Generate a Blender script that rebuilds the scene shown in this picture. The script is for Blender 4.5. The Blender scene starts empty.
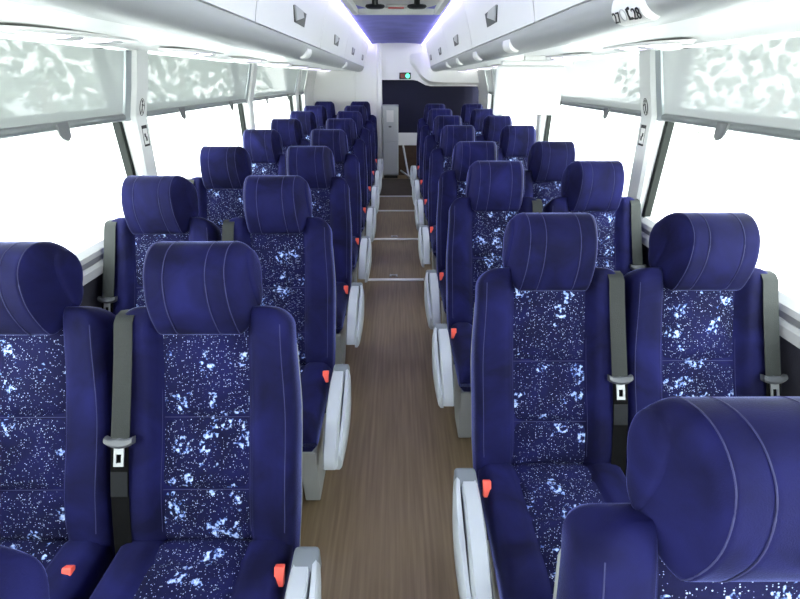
import bpy, bmesh, math, random
from mathutils import Vector, Matrix, noise
random.seed(7)
PI = math.pi
SC = bpy.context.scene
COL = SC.collection
H = 1.65            # camera height above the aisle floor
K = 0.0185          # the body falls this much per metre towards the rear, relative to the floor

# ------------------------------------------------------------------ materials
def new_mat(name):
    m = bpy.data.materials.new(name); m.use_nodes = True
    nt = m.node_tree
    return m, nt, nt.nodes['Principled BSDF'], nt.nodes['Material Output']

def node(nt, typ, **kw):
    n = nt.nodes.new(typ)
    for k, v in kw.items(): setattr(n, k, v)
    return n

def plain(name, col, rough=0.5, metal=0.0, spec=0.5, var=0.0, scale=8.0, bump=0.0, bscale=200.0):
    m, nt, b, out = new_mat(name)
    b.inputs['Base Color'].default_value = (*col, 1)
    b.inputs['Roughness'].default_value = rough
    b.inputs['Metallic'].default_value = metal
    b.inputs['Specular IOR Level'].default_value = spec
    tc = node(nt, 'ShaderNodeTexCoord')
    if var > 0:
        n = node(nt, 'ShaderNodeTexNoise'); n.inputs['Scale'].default_value = scale
        n.inputs['Detail'].default_value = 4
        nt.links.new(tc.outputs['Object'], n.inputs['Vector'])
        r = node(nt, 'ShaderNodeValToRGB')
        r.color_ramp.elements[0].position = 0.3; r.color_ramp.elements[1].position = 0.7
        r.color_ramp.elements[0].color = (*[c*(1-var) for c in col], 1)
        r.color_ramp.elements[1].color = (*[min(1, c*(1+var)) for c in col], 1)
        nt.links.new(n.outputs['Fac'], r.inputs['Fac'])
        nt.links.new(r.outputs['Color'], b.inputs['Base Color'])
    if bump > 0:
        n2 = node(nt, 'ShaderNodeTexNoise'); n2.inputs['Scale'].default_value = bscale
        nt.links.new(tc.outputs['Object'], n2.inputs['Vector'])
        bp = node(nt, 'ShaderNodeBump'); bp.inputs['Strength'].default_value = bump
        bp.inputs['Distance'].default_value = 0.002
        nt.links.new(n2.outputs['Fac'], bp.inputs['Height'])
        nt.links.new(bp.outputs['Normal'], b.inputs['Normal'])
    return m

def emis(name, col, strength):
    m, nt, b, out = new_mat(name)
    b.inputs['Base Color'].default_value = (*col, 1)
    b.inputs['Emission Color'].default_value = (*col, 1)
    b.inputs['Emission Strength'].default_value = strength
    return m

def velour(name, dark, light, sheen=0.5, pattern=False):
    m, nt, b, out = new_mat(name)
    L = nt.links.new
    tc = node(nt, 'ShaderNodeTexCoord'); oi = node(nt, 'ShaderNodeObjectInfo')
    off = node(nt, 'ShaderNodeVectorMath', operation='SCALE'); off.inputs[0].default_value = (7, 5, 9)
    L(oi.outputs['Random'], off.inputs['Scale'])
    add = node(nt, 'ShaderNodeVectorMath', operation='ADD')
    L(tc.outputs['Object'], add.inputs[0]); L(off.outputs[0], add.inputs[1])
    # brushed nap: broad soft patches
    n = node(nt, 'ShaderNodeTexNoise'); n.inputs['Scale'].default_value = 7; n.inputs['Detail'].default_value = 5
    n.inputs['Distortion'].default_value = 0.6
    L(add.outputs[0], n.inputs['Vector'])
    r = node(nt, 'ShaderNodeValToRGB')
    r.color_ramp.elements[0].position = 0.34; r.color_ramp.elements[1].position = 0.72
    r.color_ramp.elements[0].color = (*dark, 1); r.color_ramp.elements[1].color = (*light, 1)
    L(n.outputs['Fac'], r.inputs['Fac'])
    colour = r.outputs['Color']
    if pattern:
        nz = node(nt, 'ShaderNodeTexNoise'); nz.inputs['Scale'].default_value = 30; nz.inputs['Detail'].default_value = 3
        L(add.outputs[0], nz.inputs['Vector'])
        wv = node(nt, 'ShaderNodeVectorMath', operation='SUBTRACT'); wv.inputs[1].default_value = (.5, .5, .5)
        L(nz.outputs['Color'], wv.inputs[0])
        ws = node(nt, 'ShaderNodeVectorMath', operation='SCALE'); ws.inputs['Scale'].default_value = 0.13
        L(wv.outputs[0], ws.inputs[0])
        wa = node(nt, 'ShaderNodeVectorMath', operation='ADD'); L(add.outputs[0], wa.inputs[0]); L(ws.outputs[0], wa.inputs[1])
        # large broken splotches
        v = node(nt, 'ShaderNodeTexVoronoi'); v.inputs['Scale'].default_value = 13
        L(wa.outputs[0], v.inputs['Vector'])
        lt = node(nt, 'ShaderNodeMapRange'); lt.inputs['From Min'].default_value = 0.37; lt.inputs['From Max'].default_value = 0.29
        L(v.outputs['Distance'], lt.inputs['Value'])
        n3 = node(nt, 'ShaderNodeTexNoise'); n3.inputs['Scale'].default_value = 75; n3.inputs['Detail'].default_value = 4
        L(add.outputs[0], n3.inputs['Vector'])
        g3 = node(nt, 'ShaderNodeMapRange'); g3.inputs['From Min'].default_value = 0.49; g3.inputs['From Max'].default_value = 0.56
        L(n3.outputs['Fac'], g3.inputs['Value'])
        big0 = node(nt, 'ShaderNodeMath', operation='MULTIPLY'); L(lt.outputs[0], big0.inputs[0]); L(g3.outputs[0], big0.inputs[1])
        sepc = node(nt, 'ShaderNodeSeparateColor'); L(v.outputs['Color'], sepc.inputs[0])
        gt0 = node(nt, 'ShaderNodeMath', operation='GREATER_THAN'); gt0.inputs[1].default_value = 0.42
        L(sepc.outputs[0], gt0.inputs[0])
        big = node(nt, 'ShaderNodeMath', operation='MULTIPLY'); L(big0.outputs[0], big.inputs[0]); L(gt0.outputs[0], big.inputs[1])
        # fine specks
        v2 = node(nt, 'ShaderNodeTexVoronoi'); v2.inputs['Scale'].default_value = 215
        L(add.outputs[0], v2.inputs['Vector'])
        sp = node(nt, 'ShaderNodeSeparateColor'); L(v2.outputs['Color'], sp.inputs[0])
        rad = node(nt, 'ShaderNodeMapRange'); rad.inputs['From Min'].default_value = 0.35; rad.inputs['From Max'].default_value = 1.0
        rad.inputs['To Min'].default_value = 0.0; rad.inputs['To Max'].default_value = 0.36
        L(sp.outputs[0], rad.inputs['Value'])
        ls = node(nt, 'ShaderNodeMath', operation='LESS_THAN'); L(v2.outputs['Distance'], ls.inputs[0]); L(rad.outputs[0], ls.inputs[1])
        # colours
        tint = node(nt, 'ShaderNodeMixRGB'); tint.inputs['Color1'].default_value = (.10, .19, .55, 1); tint.inputs['Color2'].default_value = (.46, .56, .80, 1)
        nt3 = node(nt, 'ShaderNodeMapRange'); nt3.inputs['From Min'].default_value = 0.52; nt3.inputs['From Max'].default_value = 0.64
        L(n3.outputs['Fac'], nt3.inputs['Value']); L(nt3.outputs[0], tint.inputs['Fac'])
        m1 = node(nt, 'ShaderNodeMixRGB'); L(big.outputs[0], m1.inputs['Fac']); L(colour, m1.inputs['Color1']); L(tint.outputs[0], m1.inputs['Color2'])
        m2 = node(nt, 'ShaderNodeMixRGB'); L(ls.outputs[0], m2.inputs['Fac']); L(m1.outputs[0], m2.inputs['Color1'])
        m2.inputs['Color2'].default_value = (.34, .40, .58, 1)
        colour = m2.outputs[0]
    L(colour, b.inputs['Base Color'])
    b.inputs['Roughness'].default_value = 0.85
    b.inputs['Specular IOR Level'].default_value = 0.15
    b.inputs['Sheen Weight'].default_value = sheen
    b.inputs['Sheen Roughness'].default_value = 0.20
    b.inputs['Sheen Tint'].default_value = (.36, .42, 1.0, 1)
    n4 = node(nt, 'ShaderNodeTexNoise'); n4.inputs['Scale'].default_value = 420
    L(tc.outputs['Object'], n4.inputs['Vector'])
    bp = node(nt, 'ShaderNodeBump'); bp.inputs['Strength'].default_value = 0.25; bp.inputs['Distance'].default_value = 0.002
    L(n4.outputs['Fac'], bp.inputs['Height']); L(bp.outputs['Normal'], b.inputs['Normal'])
    return m

def glassy(name, tint, gloss=0.06):
    m, nt, b, out = new_mat(name)
    tr = node(nt, 'ShaderNodeBsdfTransparent'); tr.inputs['Color'].default_value = (*tint, 1)
    gl = node(nt, 'ShaderNodeBsdfGlossy'); gl.inputs['Roughness'].default_value = 0.03
    mx = node(nt, 'ShaderNodeMixShader'); mx.inputs['Fac'].default_value = gloss
    nt.links.new(tr.outputs[0], mx.inputs[1]); nt.links.new(gl.outputs[0], mx.inputs[2])
    nt.links.new(mx.outputs[0], out.inputs['Surface'])
    return m

def blind_cloth(name, col, through):
    m, nt, b, out = new_mat(name)
    L = nt.links.new
    tc = node(nt, 'ShaderNodeTexCoord')
    w = node(nt, 'ShaderNodeTexWave'); w.bands_direction = 'Z'; w.inputs['Scale'].default_value = 26
    w.inputs['Distortion'].default_value = 1.5; w.inputs['Detail'].default_value = 1; w.inputs['Detail Scale'].default_value = 0.6
    L(tc.outputs['Object'], w.inputs['Vector'])
    mr = node(nt, 'ShaderNodeMapRange'); mr.inputs['To Min'].default_value = through - .004; mr.inputs['To Max'].default_value = through + .004
    L(w.outputs['Fac'], mr.inputs['Value'])
    tr = node(nt, 'ShaderNodeBsdfTransparent'); tr.inputs['Color'].default_value = (1, 1, 1, 1)
    df = node(nt, 'ShaderNodeBsdfDiffuse'); df.inputs['Color'].default_value = (*col, 1)
    tl = node(nt, 'ShaderNodeBsdfTranslucent'); tl.inputs['Color'].default_value = (*[c*.25 for c in col], 1)
    a = node(nt, 'ShaderNodeMixShader'); a.inputs['Fac'].default_value = 0.10
    L(df.outputs[0], a.inputs[1]); L(tl.outputs[0], a.inputs[2])
    mx = node(nt, 'ShaderNodeMixShader'); L(mr.outputs[0], mx.inputs['Fac'])
    L(a.outputs[0], mx.inputs[1]); L(tr.outputs[0], mx.inputs[2]); L(mx.outputs[0], out.inputs['Surface'])
    return m

def floor_mat():
    m, nt, b, out = new_mat('brown_wood_vinyl')
    L = nt.links.new
    tc = node(nt, 'ShaderNodeTexCoord')
    mp = node(nt, 'ShaderNodeMapping'); mp.inputs['Scale'].default_value = (70, 2.5, 1)
    L(tc.outputs['Object'], mp.inputs['Vector'])
    n = node(nt, 'ShaderNodeTexNoise'); n.inputs['Scale'].default_value = 1.0; n.inputs['Detail'].default_value = 6
    L(mp.outputs[0], n.inputs['Vector'])
    r = node(nt, 'ShaderNodeValToRGB')
    r.color_ramp.elements[0].position = .3; r.color_ramp.elements[1].position = .72
    r.color_ramp.elements[0].color = (.138, .097, .053, 1); r.color_ramp.elements[1].color = (.222, .160, .091, 1)
    L(n.outputs['Fac'], r.inputs['Fac'])
    w = node(nt, 'ShaderNodeTexWave'); w.bands_direction = 'X'; w.inputs['Scale'].default_value = 14
    w.inputs['Distortion'].default_value = 0.3
    L(tc.outputs['Object'], w.inputs['Vector'])
    mr = node(nt, 'ShaderNodeMapRange'); mr.inputs['To Min'].default_value = .94; mr.inputs['To Max'].default_value = 1.03
    L(w.outputs['Fac'], mr.inputs['Value'])
    mu = node(nt, 'ShaderNodeVectorMath', operation='SCALE'); L(r.outputs['Color'], mu.inputs[0]); L(mr.outputs[0], mu.inputs['Scale'])
    L(mu.outputs[0], b.inputs['Base Color'])
    b.inputs['Roughness'].default_value = .42; b.inputs['Specular IOR Level'].default_value = .35
    return m

M = {}
M['velour'] = velour('royal_blue_velour', (.0024, .0026, .023), (.0080, .0088, .070), sheen=.48)
M['velour_head'] = velour('royal_blue_headrest_velour', (.0026, .0028, .024), (.0086, .0094, .073), sheen=.55)
M['pattern'] = velour('flecked_navy_velour', (.0024, .0026, .025), (.0058, .0064, .054), sheen=.12, pattern=True)
M['piping'] = plain('blue_piping', (.019, .021, .085), .8)
M['shell'] = plain('pale_grey_plastic', (.26, .28, .28), .45)
M['arm'] = plain('white_armrest_plastic', (.40, .43, .46), .35)
M['arm_cap'] = plain('mid_grey_plastic', (.15, .17, .185), .4)
M['leg'] = plain('grey_seat_leg', (.34, .36, .36), .4)
M['frame'] = plain('dark_seat_frame', (.03, .03, .035), .5)
M['belt'] = plain('grey_webbing', (.024, .027, .0265), .75, spec=.25, bump=.5, bscale=300)
M['belt_dark'] = plain('black_webbing', (.0022, .0022, .0026), .9, spec=.12, bump=.5, bscale=300)
M['belt_label'] = plain('belt_label', (.008, .009, .011), .7, spec=.2)
M['guide'] = plain('belt_guide_grey', (.07, .074, .085), .4)
M['chrome'] = plain('bright_steel', (.26, .27, .28), .4, metal=.4)
M['red'] = plain('red_buckle', (.80, .10, .07), .35)
M['white'] = plain('white_panel', (.62, .63, .62), .4)
M['rackwhite'] = plain('rack_white', (.72, .72, .71), .32)
M['valance'] = plain('rack_silver_grey', (.34, .35, .355), .4)
M['offwhite'] = plain('rear_white', (.80, .80, .78), .45)
M['black'] = plain('black_rubber', (.012, .013, .013), .5)
M['guide_rail'] = plain('blind_guide_grey', (.30, .33, .34), .4)
M['darkfloor'] = plain('dark_brown_floor', (.050, .038, .026), .7, var=.2)
M['seal'] = plain('dark_green_seal', (.0035, .006, .005), .6, spec=.2)
M['grey'] = plain('blind_bar_grey', (.20, .215, .22), .35, metal=.3)
M['tab'] = plain('grey_tab', (.12, .125, .13), .45)
M['sill'] = plain('pale_sill', (.50, .50, .50), .4)
M['sill_dark'] = plain('sill_groove', (.22, .22, .235), .4)
M['wallcloth'] = plain('dark_wall_cloth', (.022, .022, .035), .9, bump=.4, var=.2)
M['navy'] = plain('navy_rear_cloth', (.007, .008, .030), .9, bump=.3, var=.15, scale=3)
M['ceiling'] = plain('violet_blue_ceiling_cloth', (.21, .21, .60), .9, var=.12, scale=4)
M['led'] = emis('violet_white_led', (.72, .66, 1.0), 12.0)
M['lens'] = emis('violet_reading_lens', (.78, .66, 1.0), 2.2)
M['vent'] = plain('grey_air_vent', (.40, .41, .41), .5)
M['brown'] = plain('brown_carpet', (.075, .045, .028), .9, var=.2)
M['cab'] = plain('grey_cabinet', (.46, .49, .49), .4)
M['paper'] = plain('white_sticker', (.72, .72, .70), .5)
M['ink'] = plain('black_ink', (.015, .015, .015), .6)
M['green'] = emis('green_lamp', (.10, .85, .45), 1.6)
M['redlamp'] = plain('dim_red_lens', (.20, .02, .015), .4)
M['redplate'] = plain('red_plate', (.55, .05, .04), .4)
M['hatch'] = plain('hatch_grey', (.52, .52, .50), .45)
M['glass'] = glassy('window_glass', (.93, .97, .95))
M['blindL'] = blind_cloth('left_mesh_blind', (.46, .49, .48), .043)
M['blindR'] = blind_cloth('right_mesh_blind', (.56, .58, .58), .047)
M['floor'] = floor_mat()
M['strip'] = plain('white_strip', (.75, .76, .76), .4)
M['ground'] = plain('pale_concrete', (.72, .72, .70), .9, var=.06, scale=.6)
M['leaf'] = plain('green_leaves', (.29, .33, .27), .8, var=.5, scale=3)
M['bark'] = plain('bark', (.36, .33, .28), .9)

# ------------------------------------------------------------------ mesh helpers
def obj(name, bm, mat, parent=None, smooth=None):
    bmesh.ops.recalc_face_normals(bm, faces=bm.faces)
    me = bpy.data.meshes.new(name); bm.to_mesh(me); bm.free()
    me.materials.append(M[mat] if isinstance(mat, str) else mat)
    o = bpy.data.objects.new(name, me); COL.objects.link(o)
    if smooth is not None:
        for p in me.polygons: p.use_smooth = True
        me.set_sharp_from_angle(angle=math.radians(smooth))
    if parent: o.parent = parent
    return o

def tag(o, label=None, cat=None, group=None, kind=None):
    if label: o['label'] = label
    if cat: o['category'] = cat
    if group: o['group'] = group
    if kind: o['kind'] = kind
    return o

def thing(name, label, cat, loc=(0, 0, 0), group=None):
    o = bpy.data.objects.new(name, None); COL.objects.link(o); o.location = loc
    o.empty_display_size = .1
    return tag(o, label, cat, group)

def struct(name, bm, mat, smooth=None):
    return tag(obj(name, bm, mat, None, smooth), kind='structure')

def copy_tree(o, parent=None):
    c = o.copy(); COL.objects.link(c)
    if parent: c.parent = parent
    for ch in list(o.children): copy_tree(ch, c)
    return c

def box(bm, x0, x1, y0, y1, z0, z1, bev=0.0, seg=2, shear=False):
    vs = [bm.verts.new((x, y, z - (K*y if shear else 0))) for x in (x0, x1) for y in (y0, y1) for z in (z0, z1)]
    f = [(0, 1, 3, 2), (4, 6, 7, 5), (0, 4, 5, 1), (2, 3, 7, 6), (0, 2, 6, 4), (1, 5, 7, 3)]
    fs = [bm.faces.new([vs[i] for i in q]) for q in f]
    if bev > 0:
        es = list({e for fc in fs for e in fc.edges})
        bmesh.ops.bevel(bm, geom=es, offset=bev, segments=seg, profile=.5, affect='EDGES')
    return vs

def loft(bm, secs, closed=True, cap=True):
    rows = [[bm.verts.new(p) for p in s] for s in secs]
    n = len(rows[0])
    for a, b in zip(rows[:-1], rows[1:]):
        for i in range(n if closed else n-1):
            j = (i+1) % n
            try: bm.faces.new((a[i], a[j], b[j], b[i]))
            except ValueError: pass
    if cap and closed:
        for r in (rows[0], rows[-1]):
            try: bm.faces.new(r)
            except ValueError: pass

def tube(bm, pts, r, n=10, closed=False, cap=True):
    pts = [Vector(p) for p in pts]; N = len(pts); secs = []
    up = Vector((0, 0, 1))
    for i, p in enumerate(pts):
        a = pts[(i-1) % N] if (closed or i > 0) else p
        b = pts[(i+1) % N] if (closed or i < N-1) else p
        t = (b-a).normalized()
        u = up if abs(t.dot(up)) < .95 else Vector((1, 0, 0))
        s = t.cross(u).normalized(); v = s.cross(t).normalized()
        secs.append([p + s*(r*math.cos(2*PI*k/n)) + v*(r*math.sin(2*PI*k/n)) for k in range(n)])
    if closed: secs.append(secs[0])
    loft(bm, secs, True, cap and not closed)

def catmull(pts, per=6, closed=True):
    P = [Vector(p) for p in pts]; n = len(P); out = []
    rng = range(n) if closed else range(n-1)
    for i in rng:
        if closed: p0, p1, p2, p3 = P[i-1], P[i], P[(i+1) % n], P[(i+2) % n]
        else: p0, p1, p2, p3 = P[max(i-1, 0)], P[i], P[i+1], P[min(i+2, n-1)]
        for k in range(per):
            t = k/per
            out.append(.5*((2*p1) + (p2-p0)*t + (2*p0-5*p1+4*p2-p3)*t*t + (3*p1-p0-3*p2+p3)*t**3))
    if not closed: out.append(P[-1])
    return out

def sweep_yz(bm, prof, ys, shear=True, flip=1):
    """prof: list of (x, w) above/below camera height; extruded along y with the body's fall"""
    secs = [[(flip*x, y, H + w - K*y) for x, w in prof] for y in ys]
    loft(bm, secs, True, True)

def sstep(x, a, b):
    t = max(0, min(1, (x-a)/(b-a))); return t*t*(3-2*t)

def text_mesh(s, size, depth=.0006):
    cu = bpy.data.curves.new('t', 'FONT'); cu.body = s; cu.size = size; cu.extrude = depth
    cu.align_x = 'CENTER'; cu.align_y = 'CENTER'
    o = bpy.data.objects.new('t', cu); COL.objects.link(o)
    dg = bpy.context.evaluated_depsgraph_get(); dg.update()
    me = bpy.data.meshes.new_from_object(o.evaluated_get(dg))
    bpy.data.objects.remove(o); bpy.data.curves.remove(cu)
    return me

# ------------------------------------------------------------------ the seat
P0 = Vector((0, -.356, .40)); UP = Vector((0, .448, .894)); FW = Vector((0, -.894, .448))
def bk(x, s, v):
    # back surface with a gentle curve: the upper part comes a little more upright
    bend = -.03*max(0, (s-.40)/.3)**2
    lum = .012*math.exp(-((s-.16)/.12)**2)
    p = P0 + UP*s + FW*(v + lum - bend*.6)
    return Vector((x, p.y, p.z))

def back_bm():
    bm = bmesh.new(); L = .702; r = .065; secs = []
    S = [-.10, -.06, -.02, .02, .06, .10, .15, .20, .26, .32, .38, .44, .50, .55, .59, .62, .637, .650, .662, .673, .683, .691, .697, .7008, .702]
    for s in S:
        W = .247 + .010*sstep(s, -.1, .12) - .012*sstep(s, .35, .62)
        sh = 1.0
        if s > L-r:
            q = math.sqrt(max(0, r*r-(s-(L-r))**2)); W = W - r + q
            sh = .25 + .75*q/r
        th = .122 - .02*sstep(s, .3, .68)
        loop = []
        N = 40
        for i in range(N+1):
            x = -1 + 2*i/N; ax = abs(x)
            xx = W*x
            d = W - abs(xx)
            v = .040*sstep(abs(xx), .118, .158)
            e = .026
            if d < e: v = v - e + math.sqrt(max(0, e*e-(e-d)**2))
            loop.append((xx, (v*sh if v > 0 else v) - .035*(1-sstep(s, -.05, .05))))
        loop += [(W, -.03*1), (W, -th*.8*max(sh, .4)), (W-.012, -th*max(sh, .4)), (0, -th*max(sh, .4)), (-W+.012, -th*max(sh, .4)), (-W, -th*.8*max(sh, .4)), (-W, -.03)]
        secs.append([bk(x, s, v) for x, v in loop])
    loft(bm, secs)
    return bm

def back_insert_bm():
    bm = bmesh.new(); secs = []
    s0, s1 = -.03, .655; n = 60
    seams = [.165, .375]
    for i in range(n+1):
        s = s0 + (s1-s0)*i/n
        dm = min(abs(s-q) for q in seams)
        puff = 1 - math.exp(-(dm/.016)**2)
        row = []
        for j in range(25):
            t = -1 + 2*j/24
            x = .128*t
            v = .003 + .013*(1-abs(t)**3)*(.25+.75*puff) - .008*(1-puff) - .035*(1-sstep(s, -.05, .05))
            row.append(bk(x, s, v))
        q = -.012 - .035*(1-sstep(s, -.05, .05)); row += [bk(.128, s, q), bk(-.128, s, q)]
        secs.append(row)
    loft(bm, secs)
    return bm

def back_piping_bm():
    bm = bmesh.new()
    for sx in (-1, 1):
        tube(bm, [bk(sx*.130, .04+.61*i/30, .008) for i in range(31)], .0011, 6)
        tube(bm, [bk(sx*(.247+.010*sstep(q, -.1, .12)-.012*sstep(q, .35, .62)-.019), q, .0382) for q in [.05+.600*k/30 for k in range(31)]], .0013, 6)
    for q in (.165, .375):
        tube(bm, [bk(.128*(-1+2*i/16), q, .004) for i in range(17)], .0011, 6)
    return bm

HEADP = [(-.078, .962), (-.108, 1.02), (-.117, 1.09), (-.098, 1.16), (-.050, 1.203), (.010, 1.210), (.070, 1.182), (.086, 1.115), (.056, 1.035), (-.010, .972)]
HP = catmull([(0, y-.038, z+.012) for y, z in HEADP], 5)
HC = Vector((0, .018, 1.117)); HA, HB = .142, .103
def head_sec(x, k=1):
    t = max(0, min(1, (abs(x)-HB)/(HA-HB)))
    gy = (1 - .58*t**1.7)*k; gt = 1 - .27*t**2.4; gb = 1 - .34*t**2.2
    return [Vector((x*(1 + .055*max(-.6, min(1, (1.112-p.z)/.12))), HC.y + (p.y-HC.y)*(gy if p.y < HC.y else 1), HC.z + (p.z-HC.z)*(gb if p.z < HC.z else gt))) for p in HP]
def head_bm():
    bm = bmesh.new(); secs = []
    xs = [-HA+(HA-HB)*i/14 for i in range(14)] + [-HB+2*HB*i/40 for i in range(41)] + [HB+(HA-HB)*(i+1)/14 for i in range(14)]
    e0 = head_sec(-HA); e1 = head_sec(HA)
    def shrink(sec, k, dx):
        c = sum(sec, Vector())/len(sec); return [c+(p-c)*k+Vector((dx, 0, 0)) for p in sec]
    secs += [shrink(e0, .5, -.010), shrink(e0, .78, -.009), shrink(e0, .92, -.006), shrink(e0, .98, -.003)]
    for x in xs:
        k = 1 - .016*math.exp(-((abs(x)-.057)/.004)**2)
        secs.append(head_sec(x, k))
    secs += [shrink(e1, .98, .003), shrink(e1, .92, .006), shrink(e1, .78, .009), shrink(e1, .5, .010)]
    loft(bm, secs)
    return bm
def head_pipe_bm(x):
    bm = bmesh.new()
    tube(bm, head_sec(x), .0014, 6, closed=True)
    return bm

def cushion_profile(x, t):
    """top height of the cushion at x, t = 0 rear .. 1 front"""
    b = .026*sstep(abs(x), .118, .16)
    e = .045; d = .248-abs(x)
    if d < e: b = b - e + math.sqrt(max(0, e*e-(e-d)**2))
    return .414 + .022*t + b - .045*(1-sstep(t, -.01, .14))
def cushion_bm():
    bm = bmesh.new(); secs = []
    ys = [-.31, -.325, -.34, -.355, -.37, -.385, -.42, -.48, -.54, -.60, -.66, -.70, -.74, -.77, -.79, -.805, -.815, -.82]
    for y in ys:
        t = (-.31-y)/.51
        dr = 0; lift = 0
        if y < -.75:
            q = (-.75-y)/.07; dr = .06*(1-math.sqrt(max(0, 1-q*q))); lift = .045*(1-math.sqrt(max(0, 1-q*q)))
        loop = []
        for i in range(33):
            x = .248*(-1+2*i/32)
            loop.append((x, y, cushion_profile(x, t)-dr))
        loop += [(.246, y, .33+lift), (.225, y, .30+lift), (0, y, .295+lift), (-.225, y, .30+lift), (-.246, y, .33+lift)]
        secs.append([Vector(p) for p in loop])
    loft(bm, secs)
    return bm
def cushion_insert_bm():
    bm = bmesh.new(); secs = []
    for i in range(41):
        y = -.315 - .485*i/40; t = (-.31-y)/.51
        dr = .045*(1-sstep(t, -.01, .14))
        if y < -.75:
            q = (-.75-y)/.07; dr = .06*(1-math.sqrt(max(0, 1-q*q)))
        dm = min(abs(y+.43), abs(y+.58)); puff = 1-math.exp(-(dm/.010)**2)
        row = []
        for j in range(21):
            u = -1+2*j/20
            row.append(Vector((.128*u, y, .417 + .022*t - dr + .012*(1-abs(u)**3)*(.3+.7*puff) - .004*(1-puff))))
        row += [Vector((.128, y, .385)), Vector((-.128, y, .385))]
        secs.append(row)
    loft(bm, secs)
    return bm
def shell_bm():
    bm = bmesh.new(); secs = []
    for i in range(25):
        s = -.16 + .805*i/24
        W = .243 + .010*sstep(s, -.1, .12) - .012*sstep(s, .35, .62)
        sh = 1
        if s > .57:
            q = math.sqrt(max(0, .075**2-(s-.57)**2)); W = W-.075+q; sh = .5+.5*q/.075
        th = .128 - .02*sstep(s, .3, .68)
        f = -.085
        loop = [(-W, f), (-W-.004, f-.004), (-W-.003, -th*.9), (-W+.02, -th-.022*sh), (0, -th-.03*sh), (W-.02, -th-.022*sh), (W+.003, -th*.9), (W+.004, f-.004), (W, f)]
        loop += [(W-.010, f-.01), (-W+.010, f-.01)]
        secs.append([bk(x, s, v) for x, v in loop])
    loft(bm, secs)
    return bm

def strip(bm, centre, width, thick):
    """flat webbing along a list of (point, outward normal)"""
    secs = []
    for p, nrm, wx in centre:
        p = Vector(p); nrm = Vector(nrm).normalized(); wv = Vector(wx)*(width/2)
        secs.append([p-wv, p+wv, p+wv+nrm*thick, p-wv+nrm*thick])
    loft(bm, secs)

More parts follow.
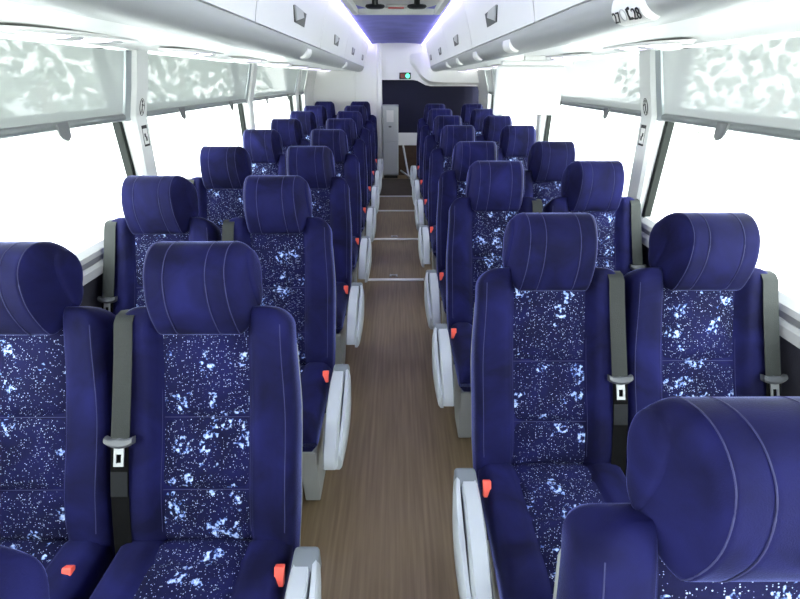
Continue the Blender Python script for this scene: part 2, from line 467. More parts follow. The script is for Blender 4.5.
def make_seat(side, aisle, name='coach_seat'):
    """side -1: left of the aisle, 1: right.  m mirrors so that +a always points to the aisle"""
    m = 1 if side < 0 else -1
    def fx(bm):
        if m < 0: bmesh.ops.scale(bm, vec=(-1, 1, 1), verts=bm.verts)
        return bm
    t = thing(name, 'x', 'seat')
    b = obj('backrest', fx(back_bm()), 'velour', t, 60)
    tag(obj('back_insert', fx(back_insert_bm()), 'pattern', b, 60), 'navy panel with white and pale blue flecks')
    obj('piping', fx(back_piping_bm()), 'piping', b, 60)
    h = obj('headrest', fx(head_bm()), 'velour_head', t, 50)
    for x in (-.057, .057, -.108, .108):
        obj('piping', fx(head_pipe_bm(x)), 'piping', h, 60)
    c = obj('seat_cushion', fx(cushion_bm()), 'velour', t, 50)
    tag(obj('cushion_insert', fx(cushion_insert_bm()), 'pattern', c, 60), 'navy panel with white and pale blue flecks')
    tag(obj('back_shell', fx(shell_bm()), 'shell', t, 40), 'pale grey plastic shell')
    bm = bmesh.new(); box(bm, -.21, .21, -.74, -.36, .255, .31, .01); obj('base_frame', fx(bm), 'frame', t)
    # legs
    if aisle:
        bm = bmesh.new()
        secs = [[(.165, -.62, .0), (.165, -.775, .0), (.228, -.775, .0), (.228, -.62, .0)],
                [(.165, -.60, .10), (.165, -.785, .10), (.232, -.785, .10), (.232, -.56, .10)],
                [(.165, -.46, .30), (.165, -.795, .30), (.236, -.795, .30), (.236, -.42, .30)]]
        loft(bm, secs); bmesh.ops.bevel(bm, geom=bm.edges[:], offset=.004, segments=1, affect='EDGES')
        obj('leg', fx(bm), 'leg', t)
    else:
        for yy in (-.70, -.45):
            bm = bmesh.new(); box(bm, -.20, -.16, yy-.02, yy+.02, 0, .27, .004); obj('leg', fx(bm), 'leg', t)
    # belt on the side away from the aisle
    bm = bmesh.new(); pts = []
    a0 = -.208
    for s, v in ((.60, -.11), (.655, -.10), (.682, -.07), (.690, -.02), (.688, .012), (.676, .034), (.655, .045), (.56, .050), (.45, .055), (.36, .056), (.315, .056)):
        a = a0 - .012*(1-(s-.315)/.37) - .004
        p = bk(a, s, v)
        nn = FW if v > .02 else (UP if s > .68 else -FW)
        pts.append((p, nn, (1, 0, 0)))
    strip(bm, pts, .052, .0022)
    wb = tag(obj('seat_belt', fx(bm), 'belt', t, 60), 'grey belt webbing')
    bm = bmesh.new(); pts = []
    for s, v in ((.318, .054), (.25, .05), (.18, .046), (.10, .042), (.02, .04), (-.03, .036)):
        pts.append((bk(a0-.018, s, v), FW, (1, 0, 0)))
    strip(bm, pts, .050, .0022); tag(obj('lap_belt', fx(bm), 'belt_dark', t, 60), 'black lap belt webbing')
    bm = bmesh.new(); pts = []
    for s, v in ((.235, .0525), (.165, .049)):
        pts.append((bk(a0-.018, s, v), FW, (1, 0, 0)))
    strip(bm, pts, .047, .0015); tag(obj('belt_label', fx(bm), 'belt_label', wb), 'dark grey label')
    bm = bmesh.new()
    secs = []
    for i in range(13):
        q = -1+2*i/12
        hh = .014 - .004*abs(q)
        lift = .010*abs(q)**3
        secs.append([bk(a0-.016+.040*q, .316+dz+lift, .050+dv) for dz, dv in ((-hh, 0), (-hh, .014), (-hh*.4, .02), (hh*.6, .018), (hh, .012), (hh, 0))])
    loft(bm, secs); g = tag(obj('belt_guide', fx(bm), 'guide', t, 40), 'grey plastic belt guide')
    bm = bmesh.new()
    for (xa, xb, sa, sb) in ((-.014, -.007, .255, .304), (.007, .014, .255, .304), (-.014, .014, .252, .262), (-.014, .014, .286, .304)):
        vs = [bk(a0-.016+x, s, v) for x in (xa, xb) for s in (sa, sb) for v in (.058, .062)]
        q = [bm.verts.new(p) for p in vs]
        for f in [(0, 1, 3, 2), (4, 6, 7, 5), (0, 4, 5, 1), (2, 3, 7, 6), (0, 2, 6, 4), (1, 5, 7, 3)]:
            bm.faces.new([q[k] for k in f])
    tag(obj('belt_tongue', fx(bm), 'chrome', g), 'steel belt tongue')
    # red buckle at the aisle side
    bm = bmesh.new(); bx = 0 if aisle else -.03
    box(bm, .220+bx, .246+bx, -.010, .010, -.026, .026, .003)
    bmesh.ops.rotate(bm, verts=bm.verts, cent=(.23, 0, 0), matrix=Matrix.Rotation(math.radians(-32), 3, 'X'))
    bmesh.ops.translate(bm, verts=bm.verts, vec=(.008, -.474, .432))
    bu = tag(obj('belt_buckle', fx(bm), 'red', t), 'red belt buckle')
    bm = bmesh.new(); box(bm, .228, .236, -.006, .006, -.16, -.028, .002)
    bmesh.ops.rotate(bm, verts=bm.verts, cent=(.23, 0, 0), matrix=Matrix.Rotation(math.radians(-32), 3, 'X'))
    bmesh.ops.translate(bm, verts=bm.verts, vec=(.008, -.474, .432))
    obj('buckle_stalk', fx(bm), 'frame', bu)
    if aisle:
        path = catmull([(0, -.455, .428), (0, -.53, .428), (0, -.64, .408), (0, -.74, .368), (0, -.815, .310), (0, -.838, .268)], 5, False)
        bm = bmesh.new(); secs = []
        for i, p in enumerate(path):
            a = path[max(i-1, 0)]; b2 = path[min(i+1, len(path)-1)]
            tg = (b2-a).normalized(); up = Vector((0, -tg.z, tg.y))
            if up.z < 0: up = -up
            q = i/(len(path)-1)
            w0, w1 = .272, .324 + .003*math.sin(PI*q)
            hh = .024 + .012*math.sin(PI*q)
            lo = []
            for (xx, uu) in ((w0+.006, hh), (w1-.006, hh), (w1, hh-.008), (w1, -hh), (w0, -hh), (w0, hh-.008)):
                pp = p + up*uu; lo.append(Vector((xx, pp.y, pp.z)))
            secs.append(lo)
        loft(bm, secs); ar = tag(obj('armrest', fx(bm), 'arm', t, 45), 'white armrest')
        # outer guard: bowed strip with an open slot behind it
        bm = bmesh.new(); secs = []
        gp = catmull([(0, -.440, .412), (0, -.50, .402), (0, -.58, .378), (0, -.66, .345), (0, -.74, .305), (0, -.815, .268)], 5, False)
        for i, p in enumerate(gp):
            q = i/(len(gp)-1); hh = .038 + .026*math.sin(PI*q); sl = .011*math.sin(PI*min(1, q*1.1))**.6 if q < .9 else 0
            xi = .324+sl; xo = .338 + .020*math.sin(PI*min(1, q*.9+.08))
            secs.append([p+Vector((xx, 0, zz)) for xx, zz in ((.316, -hh), (xo-.010, -hh), (xo, -hh+.014), (xo+.002, hh*.2), (xo-.003, hh-.008), (xo-.008, hh), (xi, hh), (xi, -hh+.03), (.316, -hh+.026))])
        loft(bm, secs); obj('arm_guard', fx(bm), 'arm', ar, 45)
        bm = bmesh.new(); box(bm, .269, .342, -.478, -.400, .372, .454, .014, 3)
        tag(obj('arm_hinge', fx(bm), 'arm_cap', ar, 40), 'grey hinge block')
    return t

XA, XW = {-1: .555, 1: .538}, {-1: 1.095, 1: 1.062}
left_rows = [.285] + [1.22 + .885*k for k in range(8)]
right_rows = [.522, 1.50, 2.47, 3.19, 4.16, 5.07, 5.98, 6.88]
protos = {}
ORD = ['nearest', 'second', 'third', 'fourth', 'fifth', 'sixth', 'seventh', 'eighth', 'ninth']
def seat(side, aisle, Y, label):
    k = (side, aisle)
    if k not in protos:
        o = protos[k] = make_seat(side, aisle)
    else:
        o = copy_tree(protos[k])
    o.location = (side*(XA if aisle else XW)[side], Y, 0)
    grp = ('left' if side < 0 else 'right') + (' aisle' if aisle else ' window') + ' seats'
    tag(o, label, 'seat', grp)
    return o
for i, Y in enumerate(left_rows):
    for aisle in (True, False):
        kd = 'aisle seat' if aisle else 'window seat'
        if i == 0:
            if not aisle: continue
            lab = 'blue coach seat showing only a headrest corner at bottom left of photo'
        elif i == 1:
            lab = 'largest flecked blue aisle seat left of the aisle, seen whole' if aisle else 'flecked blue window seat cut by the left edge of photo'
        elif i == 8:
            lab = f'blue coach {kd} on the left, rearmost against the white partition'
        else:
            lab = f'blue {kd} on the left, {ORD[i-1]} back counting from the nearest complete row'
        seat(-1, aisle, Y, lab)
for i, Y in enumerate(right_rows):
    for aisle in (True, False):
        kd = 'aisle seat' if aisle else 'window seat'
        if i == 0:
            if not aisle: continue
            lab = 'blue coach seat with huge headrest cropped at bottom right corner'
        elif i == 1:
            lab = 'largest flecked blue aisle seat right of the aisle, behind the cropped headrest' if aisle else 'flecked blue window seat at the right edge of photo, belt by the sill'
        elif i == 7:
            lab = f'blue coach {kd} on the right, rearmost before the navy wall'
        else:
            lab = f'blue {kd} on the right, {ORD[i-1]} back counting from the nearest complete row'
        seat(1, aisle, Y, lab)

# ------------------------------------------------------------------ floor, walls, windows
YF, YR = -2.6, 7.92
bm = bmesh.new(); box(bm, -1.41, 1.41, YF, 8.5, -.06, 0); struct('floor', bm, 'floor')
WO = {-1: .060, 1: .045}
def wx(w):          # inner wall x at height w relative to the camera (slight lean)
    return 1.325 - .030*max(0, min(1, (w+.68)/.52)) - .085*max(0, min(1, (w+.165)/.28))
pill = [-1.69, .34, 2.52, 4.48, 6.60]
PW = .075
tri = [0]
def trim(bm, mat, smooth=None):
    tri[0] += 1
    return struct(f'trim_{tri[0]}', bm, mat, smooth)
wn = 0
YE = 7.10
for sd, nm in ((-1, 'left'), (1, 'right')):
    before = set(COL.objects)
    bm = bmesh.new()
    sweep_yz(bm, [(1.335, -1.66), (1.335, -.80), (1.40, -.80), (1.40, -1.66)], [YF, 8.5], flip=sd)
    struct('wall_'+nm, bm, 'wallcloth')
    # pale sill in two steps with a groove
    bm = bmesh.new()
    sweep_yz(bm, [(1.40, -.68), (1.330, -.68), (1.308, -.705), (1.303, -.725), (1.40, -.735)], [YF, YE+.05], flip=sd)
    trim(bm, 'sill')
    bm = bmesh.new()
    sweep_yz(bm, [(1.40, -.735), (1.307, -.727), (1.305, -.748), (1.40, -.755)], [YF, YE+.05], flip=sd)
    trim(bm, 'sill_dark')
    bm = bmesh.new()
    sweep_yz(bm, [(1.40, -.755), (1.300, -.748), (1.292, -.765), (1.292, -.800), (1.302, -.806), (1.40, -.806)], [YF, YE+.05], flip=sd)
    trim(bm, 'sill')
    # top rail above windows
    bm = bmesh.new()
    sweep_yz(bm, [(1.20, .135), (1.20, .20), (1.40, .20), (1.40, .135)], [YF, YR], flip=sd); trim(bm, 'white')
    # pillars
    for p in pill:
        bm = bmesh.new()
        secs = []
        for w in (-.69, -.4, -.165, -.03, .14):
            x = wx(w); y0, y1 = p-PW, p+PW
            secs.append([(sd*q, y, H+w-K*y) for q, y in ((x-.035, y0+.02), (x-.035, y1-.02), (x-.02, y1), (1.40, y1), (1.40, y0), (x-.02, y0))])
        loft(bm, secs); trim(bm, 'white')
        # grey blind guide on the near side of the pillar
        bm = bmesh.new(); secs = []
        for w in (-.185, -.165, -.03, .125):
            x = wx(w); y0, y1 = p-PW-.055, p-PW-.001
            secs.append([(sd*q, y, H+w-K*y) for q, y in ((x+.004, y0), (x-.018, y0+.006), (x-.018, y1), (x+.012, y1), (x+.012, y0))])
        loft(bm, secs); trim(bm, 'guide_rail')
        # rubber seals of the glass edges
        for e in (-1, 1):
            bm = bmesh.new(); secs = []
            for w in (-.69, -.4, -.1, .14):
                x = wx(w); y0 = p+e*(PW+.001); y1 = p+e*(PW+.030)
                secs.append([(sd*q, y, H+w-K*y) for q, y in ((1.325, y0), (1.325, y1), (1.360, y1), (1.360, y0))])
            loft(bm, secs); trim(bm, 'seal')
    # end of the glazing
    bm = bmesh.new(); secs = []
    for w in (-.80, -.4, -.165, .14):
        x = wx(w)
        secs.append([(sd*q, y, H+w-K*y) for q, y in ((x-.03, YE), (x-.03, YR), (1.40, YR), (1.40, YE))])
    loft(bm, secs); trim(bm, 'white')
    bm = bmesh.new(); secs = []
    for w in (-.69, -.4, 0, .14):
        x = wx(w)
        secs.append([(sd*q, y, H+w-K*y) for q, y in ((1.325, YE-.03), (1.325, YE-.001), (1.36, YE-.001), (1.36, YE-.03))])
    loft(bm, secs); trim(bm, 'seal')
    # glass
    edges = [YF] + pill + [YE]
    for i in range(len(edges)-1):
        wn += 1
        bm = bmesh.new(); secs = []
        y0 = edges[i]+(PW if i else 0); y1 = edges[i+1]-(PW if i < len(edges)-2 else 0)
        for w in (-.70, -.3, .15):
            x = 1.362 - .02*(w+.7)/.85
            secs.append([(sd*q, y, H+w-K*y) for q, y in ((x, y0), (x, y1), (x+.005, y1), (x+.005, y0))])
        loft(bm, secs); struct(f'window_{wn}', bm, 'glass')
    for o in set(COL.objects)-before: o.location.x += sd*WO[sd]

# roller blinds
shift = []
ORDW = {1: 'nearest', 2: 'second', 3: 'third', 4: 'small rearmost'}
for sd, nm in ((-1, 'left'), (1, 'right')):
    spans = [(1, pill[1]+PW, pill[2]-PW), (2, pill[2]+PW, pill[3]-PW), (3, pill[3]+PW, pill[4]-PW), (4, pill[4]+PW, YE)]
    for n, y0, y1 in spans:
        y0 += .006; y1 -= .006
        if n < 4: y1 -= .055
        t = thing('roller_blind', f'grey mesh roller blind half down on the {ORDW[n]} {nm} window', 'blind', (sd*1.27, (y0+y1)/2, H-K*(y0+y1)/2-.165), f'{nm} roller blinds')
        shift.append((t, sd))
        def loc(bm, t=t):
            bmesh.ops.translate(bm, verts=bm.verts, vec=-t.location); return bm
        wb = -.165
        bm = bmesh.new(); secs = []
        for w in (wb, -.10, -.03, .05, .120):
            x = wx(w)-.012
            secs.append([(sd*x, y0+(y1-y0)*i/8, H+w-K*(y0+(y1-y0)*i/8)) for i in range(9)])
        loft(bm, secs, closed=False); obj('fabric', loc(bm), 'blindL' if sd < 0 else 'blindR', t)
        bm = bmesh.new(); xr = wx(wb)-.012
        tube(bm, [(sd*xr, y, H+wb-K*y) for y in (y0, y1)], .017, 14); obj('bottom_bar', loc(bm), 'grey', t, 40)
        bm = bmesh.new()
        sweep_yz(bm, [(xr-.006, wb+.016), (xr-.006, wb+.05), (xr+.006, wb+.05), (xr+.006, wb+.016)], [y0, y1], flip=sd)
        tag(obj('bar_channel', loc(bm), plain('clear_channel', (.36, .39, .39), .3), t), 'pale channel above the bar')
        for q in (.24, .76) if n < 4 else ():
            yy = y0+(y1-y0)*q
            bm = bmesh.new(); secs = []
            for k in range(9):
                f = k/8; w2 = .036*math.sqrt(max(.03, 1-max(0, (f-.35)/.65)**2.2))
                zz = H+wb-K*yy+.012 - .068*f
                x2 = xr-.017-.004*f
                secs.append([(sd*x2, yy-w2, zz), (sd*x2, yy+w2, zz), (sd*(x2-.006), yy+w2*.9, zz), (sd*(x2-.006), yy-w2*.9, zz)])
            loft(bm, secs); obj('pull_tab', loc(bm), 'tab', t, 40)

# stickers on the pillars
def figure_bm():
    bm = bmesh.new()
    def poly(pts):
        secs = [[(0, y, z) for y, z in pts], [(.0006, y, z) for y, z in pts]]
        loft(bm, secs)
    c = [(.0055*math.cos(a)+.001, .017+.0055*math.sin(a)) for a in [2*PI*k/10 for k in range(10)]]; poly(c)
    poly([(-.004, .010), (.006, .012), (.004, -.006), (-.004, -.006)])
    poly([(-.004, -.005), (.001, -.005), (-.006, -.022), (-.011, -.020)])
    poly([(.000, -.005), (.004, -.005), (.010, -.019), (.005, -.021)])
    poly([(.004, .010), (.006, .006), (.014, .001), (.015, .005)])
    return bm
for sd, nm in ((-1, 'left'), (1, 'right')):
    y = pill[2]; w = -.125
    xx = sd*(wx(w)-.0355)
    t = thing('exit_sticker', f'oval white sticker with black figure on the {nm} window pillar', 'sticker', (xx + sd*WO[sd], y, H+w-K*y), 'oval pillar stickers'); t.rotation_euler.y = -sd*.295
    bm = bmesh.new(); loft(bm, [[(-sd*d, .022*math.cos(a), .042*math.sin(a)) for a in [2*PI*k/32 for k in range(32)]] for d in (-.004, .0014)]); obj('face', bm, 'paper', t)
    bm = bmesh.new(); tube(bm, [(-sd*.0014, .0215*math.cos(a), .0415*math.sin(a)) for a in [2*PI*k/32 for k in range(32)]], .0020, 6, closed=True); obj('rim', bm, 'ink', t)
    bm = figure_bm(); bmesh.ops.scale(bm, vec=(-sd, 1.25, 1.6), verts=bm.verts); bmesh.ops.translate(bm, verts=bm.verts, vec=(-sd*.0014, 0, 0)); obj('figure', bm, 'ink', t)
    w = -.265; xx = sd*(wx(w)-.0355)
    t = thing('notice_sticker', f'small rectangular grey-edged notice low on the {nm} window pillar', 'sticker', (xx + sd*WO[sd], y, H+w-K*y), 'rectangular pillar stickers'); t.rotation_euler.y = -sd*.058
    lean = sd*.0
    bm = bmesh.new(); box(bm, -.0022, .0022, -.026, .026, -.052, .052); obj('face', bm, 'paper', t)
    for (y0, y1, z0, z1) in ((-.026, .026, .036, .052), (-.026, .026, -.052, -.042), (-.026, -.0235, -.05, .05), (.0235, .026, -.05, .05), (-.012, .002, -.006, .012), (-.002, .012, -.026, -.004)):
        bm = bmesh.new(); box(bm, -sd*.0015, -sd*.0034, y0, y1, z0, z1); obj('mark', bm, 'ink', t)

for o, q in shift:
    o.location.x += q*WO[q]
# ------------------------------------------------------------------ ceiling, LED strips, hatch
bm = bmesh.new()
prof = [(-.43, .487), (-.30, .500), (-.15, .508), (0, .510), (.15, .508), (.30, .500), (.43, .487), (.43, .56), (-.43, .56)]
sweep_yz(bm, prof, [YF, YR]); struct('ceiling', bm, 'ceiling', 40)
bm = bmesh.new(); sweep_yz(bm, [(-1.42, .62), (1.42, .62), (1.42, .66), (-1.42, .66)], [YF, 8.5]); struct('roof', bm, 'white')
for sd, nm in ((-1, 'left'), (1, 'right')):
    bm = bmesh.new()
    sweep_yz(bm, [(sd*.385, .478), (sd*.400, .474), (sd*.402, .480), (sd*.387, .484)], [YF+.1, YR-.02])
    tag(obj('led_strip', bm, 'led'), f'glowing violet-white LED strip along the {nm} edge of the ceiling', 'light', 'ceiling LED strips')

t = thing('roof_hatch', 'white framed roof hatch with black handles in the violet ceiling', 'hatch', (.0, 3.75, H+.5-K*3.75))
hx, y0, y1, hz = .30, -.78, .42, -.045
bm = bmesh.new()
for a in ((-hx-.05, -hx, y0-.05, y1+.05), (hx, hx+.05, y0-.05, y1+.05), (-hx, hx, y0-.05, y0), (-hx, hx, y1, y1+.05)):
    box(bm, a[0], a[1], a[2], a[3], hz, .06, .008)
obj('frame', bm, 'white', t)
bm = bmesh.new(); box(bm, -hx-.02, hx+.02, y0-.02, y1+.02, -.004, .02, .004); obj('panel', bm, 'hatch', t)
for sx in (-.140, .140):
    bm = bmesh.new()
    loft(bm, [[(sx+r*math.cos(a), -.18+r*math.sin(a), z) for a in [2*PI*k/20 for k in range(20)]] for r, z in ((.035, -.003), (.035, -.012), (.020, -.018), (.020, -.045), (.062, -.047), (.066, -.056), (.055, -.066), (.03, -.068))])
    h = obj('handle', bm, 'black', t, 40)
bm = bmesh.new(); box(bm, -.075, .075, .17, .235, -.022, -.003, .006); e = obj('label_holder', bm, 'hatch', t)
bm = bmesh.new(); box(bm, -.058, .058, .178, .226, -.028, -.021, .003); tag(obj('label_plate', bm, 'redplate', e), 'red plate')

# ------------------------------------------------------------------ luggage racks
lid_prof = [(.405, .488), (.425, .44), (.452, .36), (.476, .28), (.492, .22), (.499, .187)]
val_prof = [(.500, .181), (.503, .168), (.508, .155), (.516, .141), (.528, .129), (.544, .120), (.565, .114), (.59, .112), (.615, .114), (.632, .120)]
REND = 7.72
for sd, nm in ((-1, 'left'), (1, 'right')):
    t = thing('luggage_rack', f'white overhead luggage rack with dark latches along the {nm} side', 'luggage rack', (sd*.5, 2, H), 'overhead racks')
    def loc(bm, t=t):
        bmesh.ops.translate(bm, verts=bm.verts, vec=-t.location); return bm
    yend = REND if sd < 0 else 7.55
    cv = catmull([(x, 0, w) for x, w in val_prof], 3, False)
    bm = bmesh.new(); pr = [(p.x, p.z) for p in cv] + [(.632, .16), (.52, .19)]
    sweep_yz(bm, pr, [YF+.2+(yend-YF-.2)*i/6 for i in range(7)], flip=sd); tag(obj('lower_rail', loc(bm), 'valance', t, 35), 'silver grey rounded lower rail')
    bm = bmesh.new(); sweep_yz(bm, [(.630, .124), (1.19+WO[sd], .130), (1.19+WO[sd], .16), (.630, .15)], [YF+.2, yend], flip=sd); obj('underside_panel', loc(bm), 'rackwhite', t)
    bm = bmesh.new(); sweep_yz(bm, [(.520, .175), (.530, .46), (.54, .46), (.535, .175)], [YF+.2, yend], flip=sd); tag(obj('inner_liner', loc(bm), 'black', t), 'dark gap behind the lids')
    # rounded end cap
    bm = bmesh.new(); cvx = [(p.x, p.z) for p in cv]
    full = lid_prof + cvx + [(1.2, .13), (1.2, .48)]
    secs = []
    for i, (dy, k) in enumerate(((0, 1), (.03, .995), (.06, .97), (.08, .90))):
        cx, cz = .8, .30
        secs.append([(sd*(cx+(x-cx)*k), yend+dy, H+cz+(w-cz)*k-K*(yend+dy)) for x, w in full])
    loft(bm, secs); obj('end_cap', loc(bm), 'rackwhite', t, 40)
    # lids
    yb = [1.885+1.5*k for k in range(-3, 6)]
    if sd > 0: yb = [1.88+1.5*k for k in range(-3, 6)]
    for a, b in zip(yb[:-1], yb[1:]):
        b = min(b, yend)
        if b-a < .2: continue
        bm = bmesh.new()
        cl = [(p.x, p.z) for p in catmull([(x, 0, w) for x, w in lid_prof], 3, False)]
        pr = cl + [(x+.015, w+.0) for x, w in reversed(cl)]
        sweep_yz(bm, pr, [a+.006, b-.006], flip=sd)
        lid = obj('lid', loc(bm), 'rackwhite', t, 35)
        yc = a + .735
        if yc > yend-.2: continue
        # latch: recessed dark cup with a grey lever
        bm = bmesh.new()
        def lp(u, dx, y):  # u along the lid profile
            w = u; 
            for (xa, wa), (xb, wb) in zip(lid_prof[:-1], lid_prof[1:]):
                if wb <= w <= wa: x = xa+(xb-xa)*(w-wa)/(wb-wa); break
            return (sd*(x-dx), y, H+w-K*y)
        loft(bm, [[lp(0.309, d, yc-.17), lp(0.309, d, yc+.15), lp(0.249, d, yc+.15), lp(0.249, d, yc-.10)] for d in (-.01, .0025)])
        la = obj('latch', loc(bm), 'black', lid)
        bm = bmesh.new()
        loft(bm, [[lp(0.311, .0030, yc-.172), lp(0.311, .0030, yc+.05), lp(0.286, .0030, yc+.10), lp(0.255, .0030, yc-.08)],
                  [lp(0.309, .010, yc-.165), lp(0.309, .006, yc+.045), lp(0.287, .006, yc+.092), lp(0.258, .010, yc-.077)]])
        obj('latch_lever', loc(bm), 'vent', la)

# reading-light panels under the racks
def reading_panel(sd, Y, lab, grp):
    w = .127
    t = thing('reading_light_panel', lab, 'reading light', (sd*.97, Y, H+w-K*Y), grp)
    bm = bmesh.new(); secs = []
    for r, z in ((1.0, -.001), (1.0, -.004), (.96, -.009), (.86, -.012)):
        lo = []
        for k in range(36):
            a = 2*PI*k/36; ca, sa = math.cos(a), math.sin(a)
            lo.append((.075*r*math.copysign(abs(ca)**.75, ca), (.31-.02*(1-r))*math.copysign(abs(sa)**.75, sa), z))
        secs.append(lo)
    loft(bm, secs); obj('housing', bm, 'rackwhite', t, 40)
    for yy in (-.15, .06):
        bm = bmesh.new(); loft(bm, [[(.054*r*math.cos(a), yy+.075*r*math.sin(a), z) for a in [2*PI*k/20 for k in range(20)]] for r, z in ((1, -.010), (1, -.014), (.7, -.018))]); tag(obj('lamp_lens', bm, 'lens', t, 40), 'violet-white lamp lens')
    for yy in (-.05, .17):
        bm = bmesh.new(); loft(bm, [[(.036*r*math.cos(a), yy+.045*r*math.sin(a), z) for a in [2*PI*k/20 for k in range(20)]] for r, z in ((1, -.010), (1, -.015), (.75, -.019), (.6, -.014))]); tag(obj('air_vent', bm, 'vent', t, 40), 'grey air vent')
for i in range(7):
    reading_panel(-1, 1.60+.885*i, f'reading lamp and vent panel under the left rack, {ORD[i]} from the front', 'left reading light panels')
for i in range(7):
    reading_panel(1, 2.02+.905*i, f'reading lamp and vent panel under the right rack, {ORD[i]} from the front', 'right reading light panels')

# seat number plates on the rounded rail
def number_plate(sd, Y, lab, txt=None):
    n = Vector((-sd*.80, 0, -.60)).normalized()
    t = thing('seat_number_plate', lab, 'number plate', (sd*.515, Y, H+.131-K*Y), 'seat number plates')
    ey = Vector((0, -sd, 0)); ez = n.cross(ey) if False else ey.cross(n)*1
    if ez.z < 0: ez = -ez
    ex = ez.cross(n)   # right-handed: text x, text y = ez, normal n
    R = Matrix((ex, ez, n)).transposed().to_4x4()
    t.matrix_world = Matrix.Translation(t.location) @ R
    bm = bmesh.new(); secs = []
    for i in range(9):
        y = -.032+.064*i/8; d = -.55*y*y/.03*.9
        secs.append([(-.07, y, d-.012), (.07, y, d-.012), (.07, y, d+.006), (-.07, y, d+.006)])
    loft(bm, secs); obj('plate', bm, 'paper', t)
    if txt:
        for s, px in ((txt[0], -.045), (txt[1], .048)):
            me = text_mesh(s, .036); me.materials.append(M['ink'])
            o = bpy.data.objects.new('numeral', me); COL.objects.link(o); o.parent = t; o.location = (px, -.002, .0072)
        # small seat pictogram beside the second number
        bm = bmesh.new()
        box(bm, .008, .013, -.010, .014, .004, .0072); box(bm, .008, .024, -.012, -.007, .004, .0072); box(bm, .015, .020, .010, .016, .004, .0072)
        obj('pictogram', bm, 'ink', t)
        bm = bmesh.new(); tube(bm, [(-.012+.013*math.cos(a), .002+.013*math.sin(a), .0065) for a in [2*PI*k/20 for k in range(20)]], .0008, 6, closed=True)
        obj('ring', bm, 'vent', t)
number_plate(1, 1.16, 'white plate numbered 27 and 28 on the right rail, nearest the camera', ('27', '28'))
for i, Y in enumerate((2.36, 3.30, 4.25, 5.15)):
    number_plate(1, Y, f'small white seat number plate on the right rail, {ORD[i+1]} from the front')
number_plate(-1, 3.0, 'small white seat number plate on the left rail, nearer one')
number_plate(-1, 5.15, 'small white seat number plate on the left rail, farther one')

# monitor hanging under the right rack, its back to the camera
t = thing('video_monitor', 'white back of a monitor hanging under the right rack', 'monitor', (.81, 2.98, H-.06-K*2.98))
bm = bmesh.new(); box(bm, -.215, .185, -.02, .02, -.135, .135, .012, 3); obj('casing', bm, 'rackwhite', t, 40)
bm = bmesh.new(); box(bm, -.195, .165, .0195, .022, -.115, .115); tag(obj('screen', bm, 'black', t), 'dark screen facing the rear seats')
bm = bmesh.new(); box(bm, -.19, .225, -.035, .03, .135, .162, .008); obj('bracket', bm, 'rackwhite', t, 40)
bm = bmesh.new(); box(bm, -.06, .06, -.02, .02, .155, .186, .004); obj('hanger', bm, 'rackwhite', t)

# ------------------------------------------------------------------ rear end
def zb(w, y): return H+w-K*y
YB = 7.86
bm = bmesh.new(); box(bm, -1.36, -.66, YB+.02, YB+.06, 0, zb(.60, YB)); box(bm, -1.36, -.66, YB, YB+.04, 0, zb(.60, YB), .004); box(bm, -.70, -.60, YB+.03, YB+.05, 0, zb(.6, YB)); box(bm, -.652, -.31, YB, YB+.05, 0, zb(.60, YB), .004); struct('wall_lavatory', bm, 'offwhite')
bm = bmesh.new()
secs = []
for z in (0, zb(.60, YB)):
    secs.append([(-.32, 8.4, z), (-.32, YB-.01, z), (-.295, YB-.035, z), (-.255, YB-.035, z), (-.240, YB-.012, z), (-.240, 8.4, z)])
loft(bm, secs); trim(bm, 'offwhite', 30)
YN = 8.05
bm = bmesh.new(); box(bm, -.245, 1.40, YN, YN+.06, .66, zb(.12, YN)); struct('wall_rear', bm, 'navy')
bm = bmesh.new(); box(bm, -.245, 1.40, YN, YN+.06, 0, .66); struct('wall_rear_base', bm, 'brown')
bm = bmesh.new(); box(bm, .0, 1.36, YN-.03, YN, .50, .70, .006); trim(bm, 'offwhite')
# white bulkhead over the navy wall with a stepped curved lower edge and fairing towards the right rack
pts = [(-.245, .0), (.26, .0), (.33, -.012), (.40, -.045), (.46, -.075), (.54, -.09), (1.36, -.09), (1.36, .60), (-.245, .60)]
bm = bmesh.new(); loft(bm, [[(x, y, zb(w, y)) for x, w in pts] for y in (YN-.10, YN)]); struct('wall_bulkhead', bm, 'offwhite')
bm = bmesh.new()
fa = catmull([(.20, YN-.10, .26), (.30, YN-.16, .18), (.37, YN-.24, .08), (.46, YN-.28, .01), (.62, YN-.30, -.03), (1.30, YN-.30, -.04)], 4, False)
secs = []
for p in fa:
    x, y, w = p
    secs.append([(x, y, zb(w, y)), (x, YN-.09, zb(w-.05, YN)), (x, YN-.09, zb(.4, YN)), (x, y, zb(max(w, .12)+.05, y))])
loft(bm, secs); trim(bm, 'offwhite', 40)
# indicator lamp box
t = thing('indicator_box', 'small black indicator box with lit green lamp on the white bulkhead', 'indicator', (.13, YN-.10, zb(.06, YN)))
bm = bmesh.new(); box(bm, -.09, .09, -.03, .0, -.045, .045, .006); obj('housing', bm, 'black', t)
bm = bmesh.new(); box(bm, -.075, -.005, -.034, -.028, -.03, .03, .003); tag(obj('red_lens', bm, 'redlamp', t), 'dim red lens')
bm = bmesh.new(); loft(bm, [[(.040+.034*r*math.cos(a), y, .034*r*math.sin(a)) for a in [2*PI*k/20 for k in range(20)]] for r, y in ((1, -.028), (1, -.035), (.7, -.038))]); tag(obj('green_lens', bm, 'green', t), 'lit green lens')
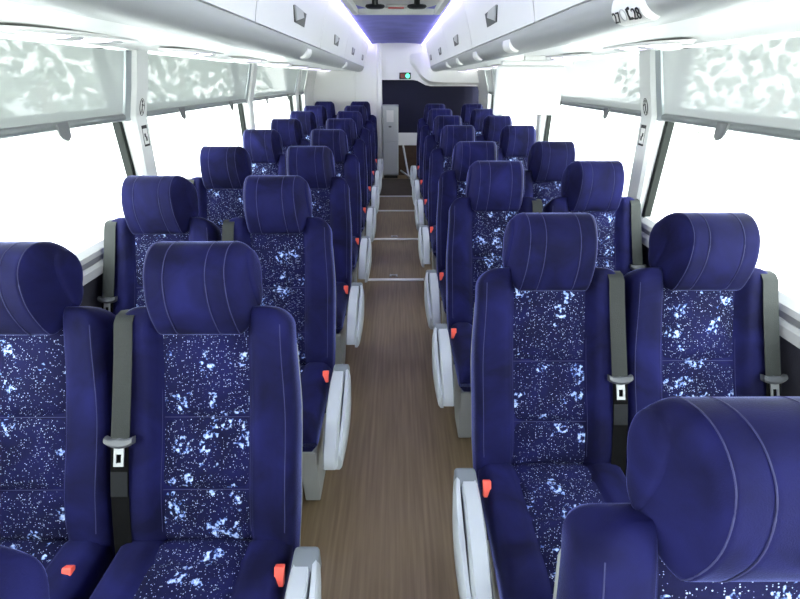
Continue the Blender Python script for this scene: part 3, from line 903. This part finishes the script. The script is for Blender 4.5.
# grey service cabinet at the end of the aisle
t = thing('service_cabinet', 'tall pale grey cabinet with notice and lock at the aisle end', 'cabinet', (-.112, 7.80, 0))
bm = bmesh.new(); box(bm, -.122, .135, -.06, .24, .055, 1.14, .006); obj('body', bm, 'cab', t)
bm = bmesh.new(); box(bm, -.115, .128, -.078, -.058, .60, 1.13, .006); d = obj('door', bm, 'cab', t)
bm = bmesh.new(); box(bm, -.055, .058, -.0815, -.077, .90, 1.075, .003); tag(obj('notice', bm, 'paper', d), 'white notice')
bm = bmesh.new(); loft(bm, [[(.0+.025*math.cos(a), y, .83+.014*math.sin(a)) for a in [2*PI*k/16 for k in range(16)]] for y in (-.077, -.088)]); tag(obj('lock', bm, 'tab', d), 'dark oval lock')
bm = bmesh.new(); box(bm, -.115, .128, -.074, -.058, .07, .59, .006); obj('lower_door', bm, 'cab', t)
bm = bmesh.new(); box(bm, -.11, .12, -.03, .22, 0, .06); tag(obj('plinth', bm, 'black', t), 'dark plinth')
# diagonal grey rail beside the cabinet
t = thing('grab_rail', 'slanting grey rail beside the cabinet at the aisle end', 'rail', (.08, 7.66, 0))
bm = bmesh.new(); tube(bm, [(.02, .20, .52), (.10, .05, .12), (.13, -.02, .016)], .016, 8); obj('upright', bm, 'cab', t, 40)
bm = bmesh.new(); tube(bm, [(-.02, .06, .14), (.13, -.10, .06), (.24, -.22, .014)], .014, 8); obj('foot_rail', bm, 'cab', t, 40)

# white strips and anchor clips across the aisle floor
for i, Y in enumerate((3.60, 4.66, 5.77, 6.52)):
    bm = bmesh.new(); box(bm, -.255, .235, Y-.017, Y+.017, 0, .012, .003)
    o = obj('floor_strip', bm, 'strip'); tag(o, f'white metal strip across the aisle floor, {ORD[i]} from the camera', 'floor strip', 'floor strips')
for i, Y in enumerate((3.63, 4.69)):
    t = thing('floor_clip', ['small grey clip on the floor behind the nearest white strip', 'small grey clip on the floor behind the second white strip'][i], 'clip', (-.03, Y+.06, 0), 'floor clips')
    bm = bmesh.new(); box(bm, -.035, -.02, -.02, .02, 0, .012, .002); box(bm, .02, .035, -.02, .02, 0, .012, .002); box(bm, -.035, .035, .006, .02, 0, .010, .002); obj('clip_body', bm, 'leg', t)

bm = bmesh.new(); box(bm, -.29, .27, 6.60, 7.70, 0, .006, .002); trim(bm, 'darkfloor')  # darker brown panel over the rear end of the aisle floor
# front bulkhead of the coach, behind the camera: a sill below and pillars of the windscreen
bm = bmesh.new(); box(bm, -1.40, 1.40, YF-.05, YF, 0, .75); struct('wall_front', bm, 'wallcloth')
bm = bmesh.new(); box(bm, -1.38, 1.38, YF-.03, YF-.02, .75, 2.1); struct('window_13', bm, 'glass')

# ------------------------------------------------------------------ outside
bm = bmesh.new(); box(bm, -60, 60, -60, 60, -1.45, -1.35); struct('ground', bm, 'ground')
def tree(x, y, h, r, lab):
    t = thing('tree', lab, 'tree', (x, y, -1.35), 'trees outside')
    bm = bmesh.new(); tube(bm, [(0, 0, 0), (.05, 0, h*.3), (0, .05, h*.6)], .14, 10); obj('trunk', bm, 'bark', t, 40)
    bm = bmesh.new(); rnd = random.Random(int(x*13+y*7))
    for k in range(230):
        c = Vector((rnd.uniform(-r, r)*1.15, rnd.uniform(-r, r)*1.15, h*.62+rnd.uniform(-.5, .55)*h*.6))
        res = bmesh.ops.create_icosphere(bm, subdivisions=2, radius=r*rnd.uniform(.03, .10), matrix=Matrix.Translation(c))
        for v in res['verts']:
            d = (v.co-c); v.co = c + d*(1+.4*noise.noise(v.co*2.3) + .3*noise.noise(v.co*6))
    obj('crown', bm, 'leaf', t, 60)
for i, (x, y, h, r) in enumerate(((-8, 11.2, 4.8, 1.5), (-9, 15.6, 5.2, 1.6), (-9, 21, 5.0, 1.7), (-11, 33, 5.8, 2.2))):
    tree(x, y, h, r, f'leafy tree faint through the left blinds, {ORD[i]} from the camera')
for i, (x, y, h, r) in enumerate(((9, 11.6, 4.3, 1.3), (13, 24, 4.6, 1.7))):
    tree(x, y, h, r, f'leafy tree faint through the right blinds, {ORD[i]} from the camera')

# ------------------------------------------------------------------ light
w = bpy.data.worlds.new('overcast'); SC.world = w; w.use_nodes = True
nt = w.node_tree; bg = nt.nodes['Background']
sky = nt.nodes.new('ShaderNodeTexCoord'); sp = nt.nodes.new('ShaderNodeSeparateXYZ'); nt.links.new(sky.outputs['Generated'], sp.inputs[0])
rp = nt.nodes.new('ShaderNodeValToRGB'); rp.color_ramp.elements[0].position = 0.0; rp.color_ramp.elements[1].position = 0.6
rp.color_ramp.elements[0].color = (1, .99, .97, 1); rp.color_ramp.elements[1].color = (.93, .96, 1, 1)
nt.links.new(sp.outputs['Z'], rp.inputs['Fac']); nt.links.new(rp.outputs['Color'], bg.inputs['Color'])
bg.inputs['Strength'].default_value = 12.0

def portal(name, loc, rot, sx, sy):
    l = bpy.data.lights.new(name, 'AREA'); l.shape = 'RECTANGLE'; l.size = sx; l.size_y = sy
    l.cycles.is_portal = True
    o = bpy.data.objects.new(name, l); COL.objects.link(o); o.location = loc; o.rotation_euler = rot
for sd in (-1, 1):
    portal('window_portal', (sd*1.42, (YF+YE)/2, 1.36-K*2.2), (0, sd*PI/2, 0), .95, YE-YF)
portal('windscreen_portal', (0, YF-.08, 1.4), (-PI/2, 0, 0), 2.7, 1.4)

# ------------------------------------------------------------------ camera
cam = bpy.data.cameras.new('camera'); cam.sensor_width = 36; cam.lens = 36*450/800; cam.clip_start = .02
co = bpy.data.objects.new('camera', cam); COL.objects.link(co)
co.location = (.008, 0, H); co.rotation_euler = (math.radians(90-27.07), 0, math.radians(-.30))
SC.camera = co
SC.view_settings.view_transform = 'Standard'; SC.view_settings.look = 'None'
SC.view_settings.exposure = 0.35; SC.view_settings.gamma = 1.0
SC.view_settings.use_curve_mapping = False
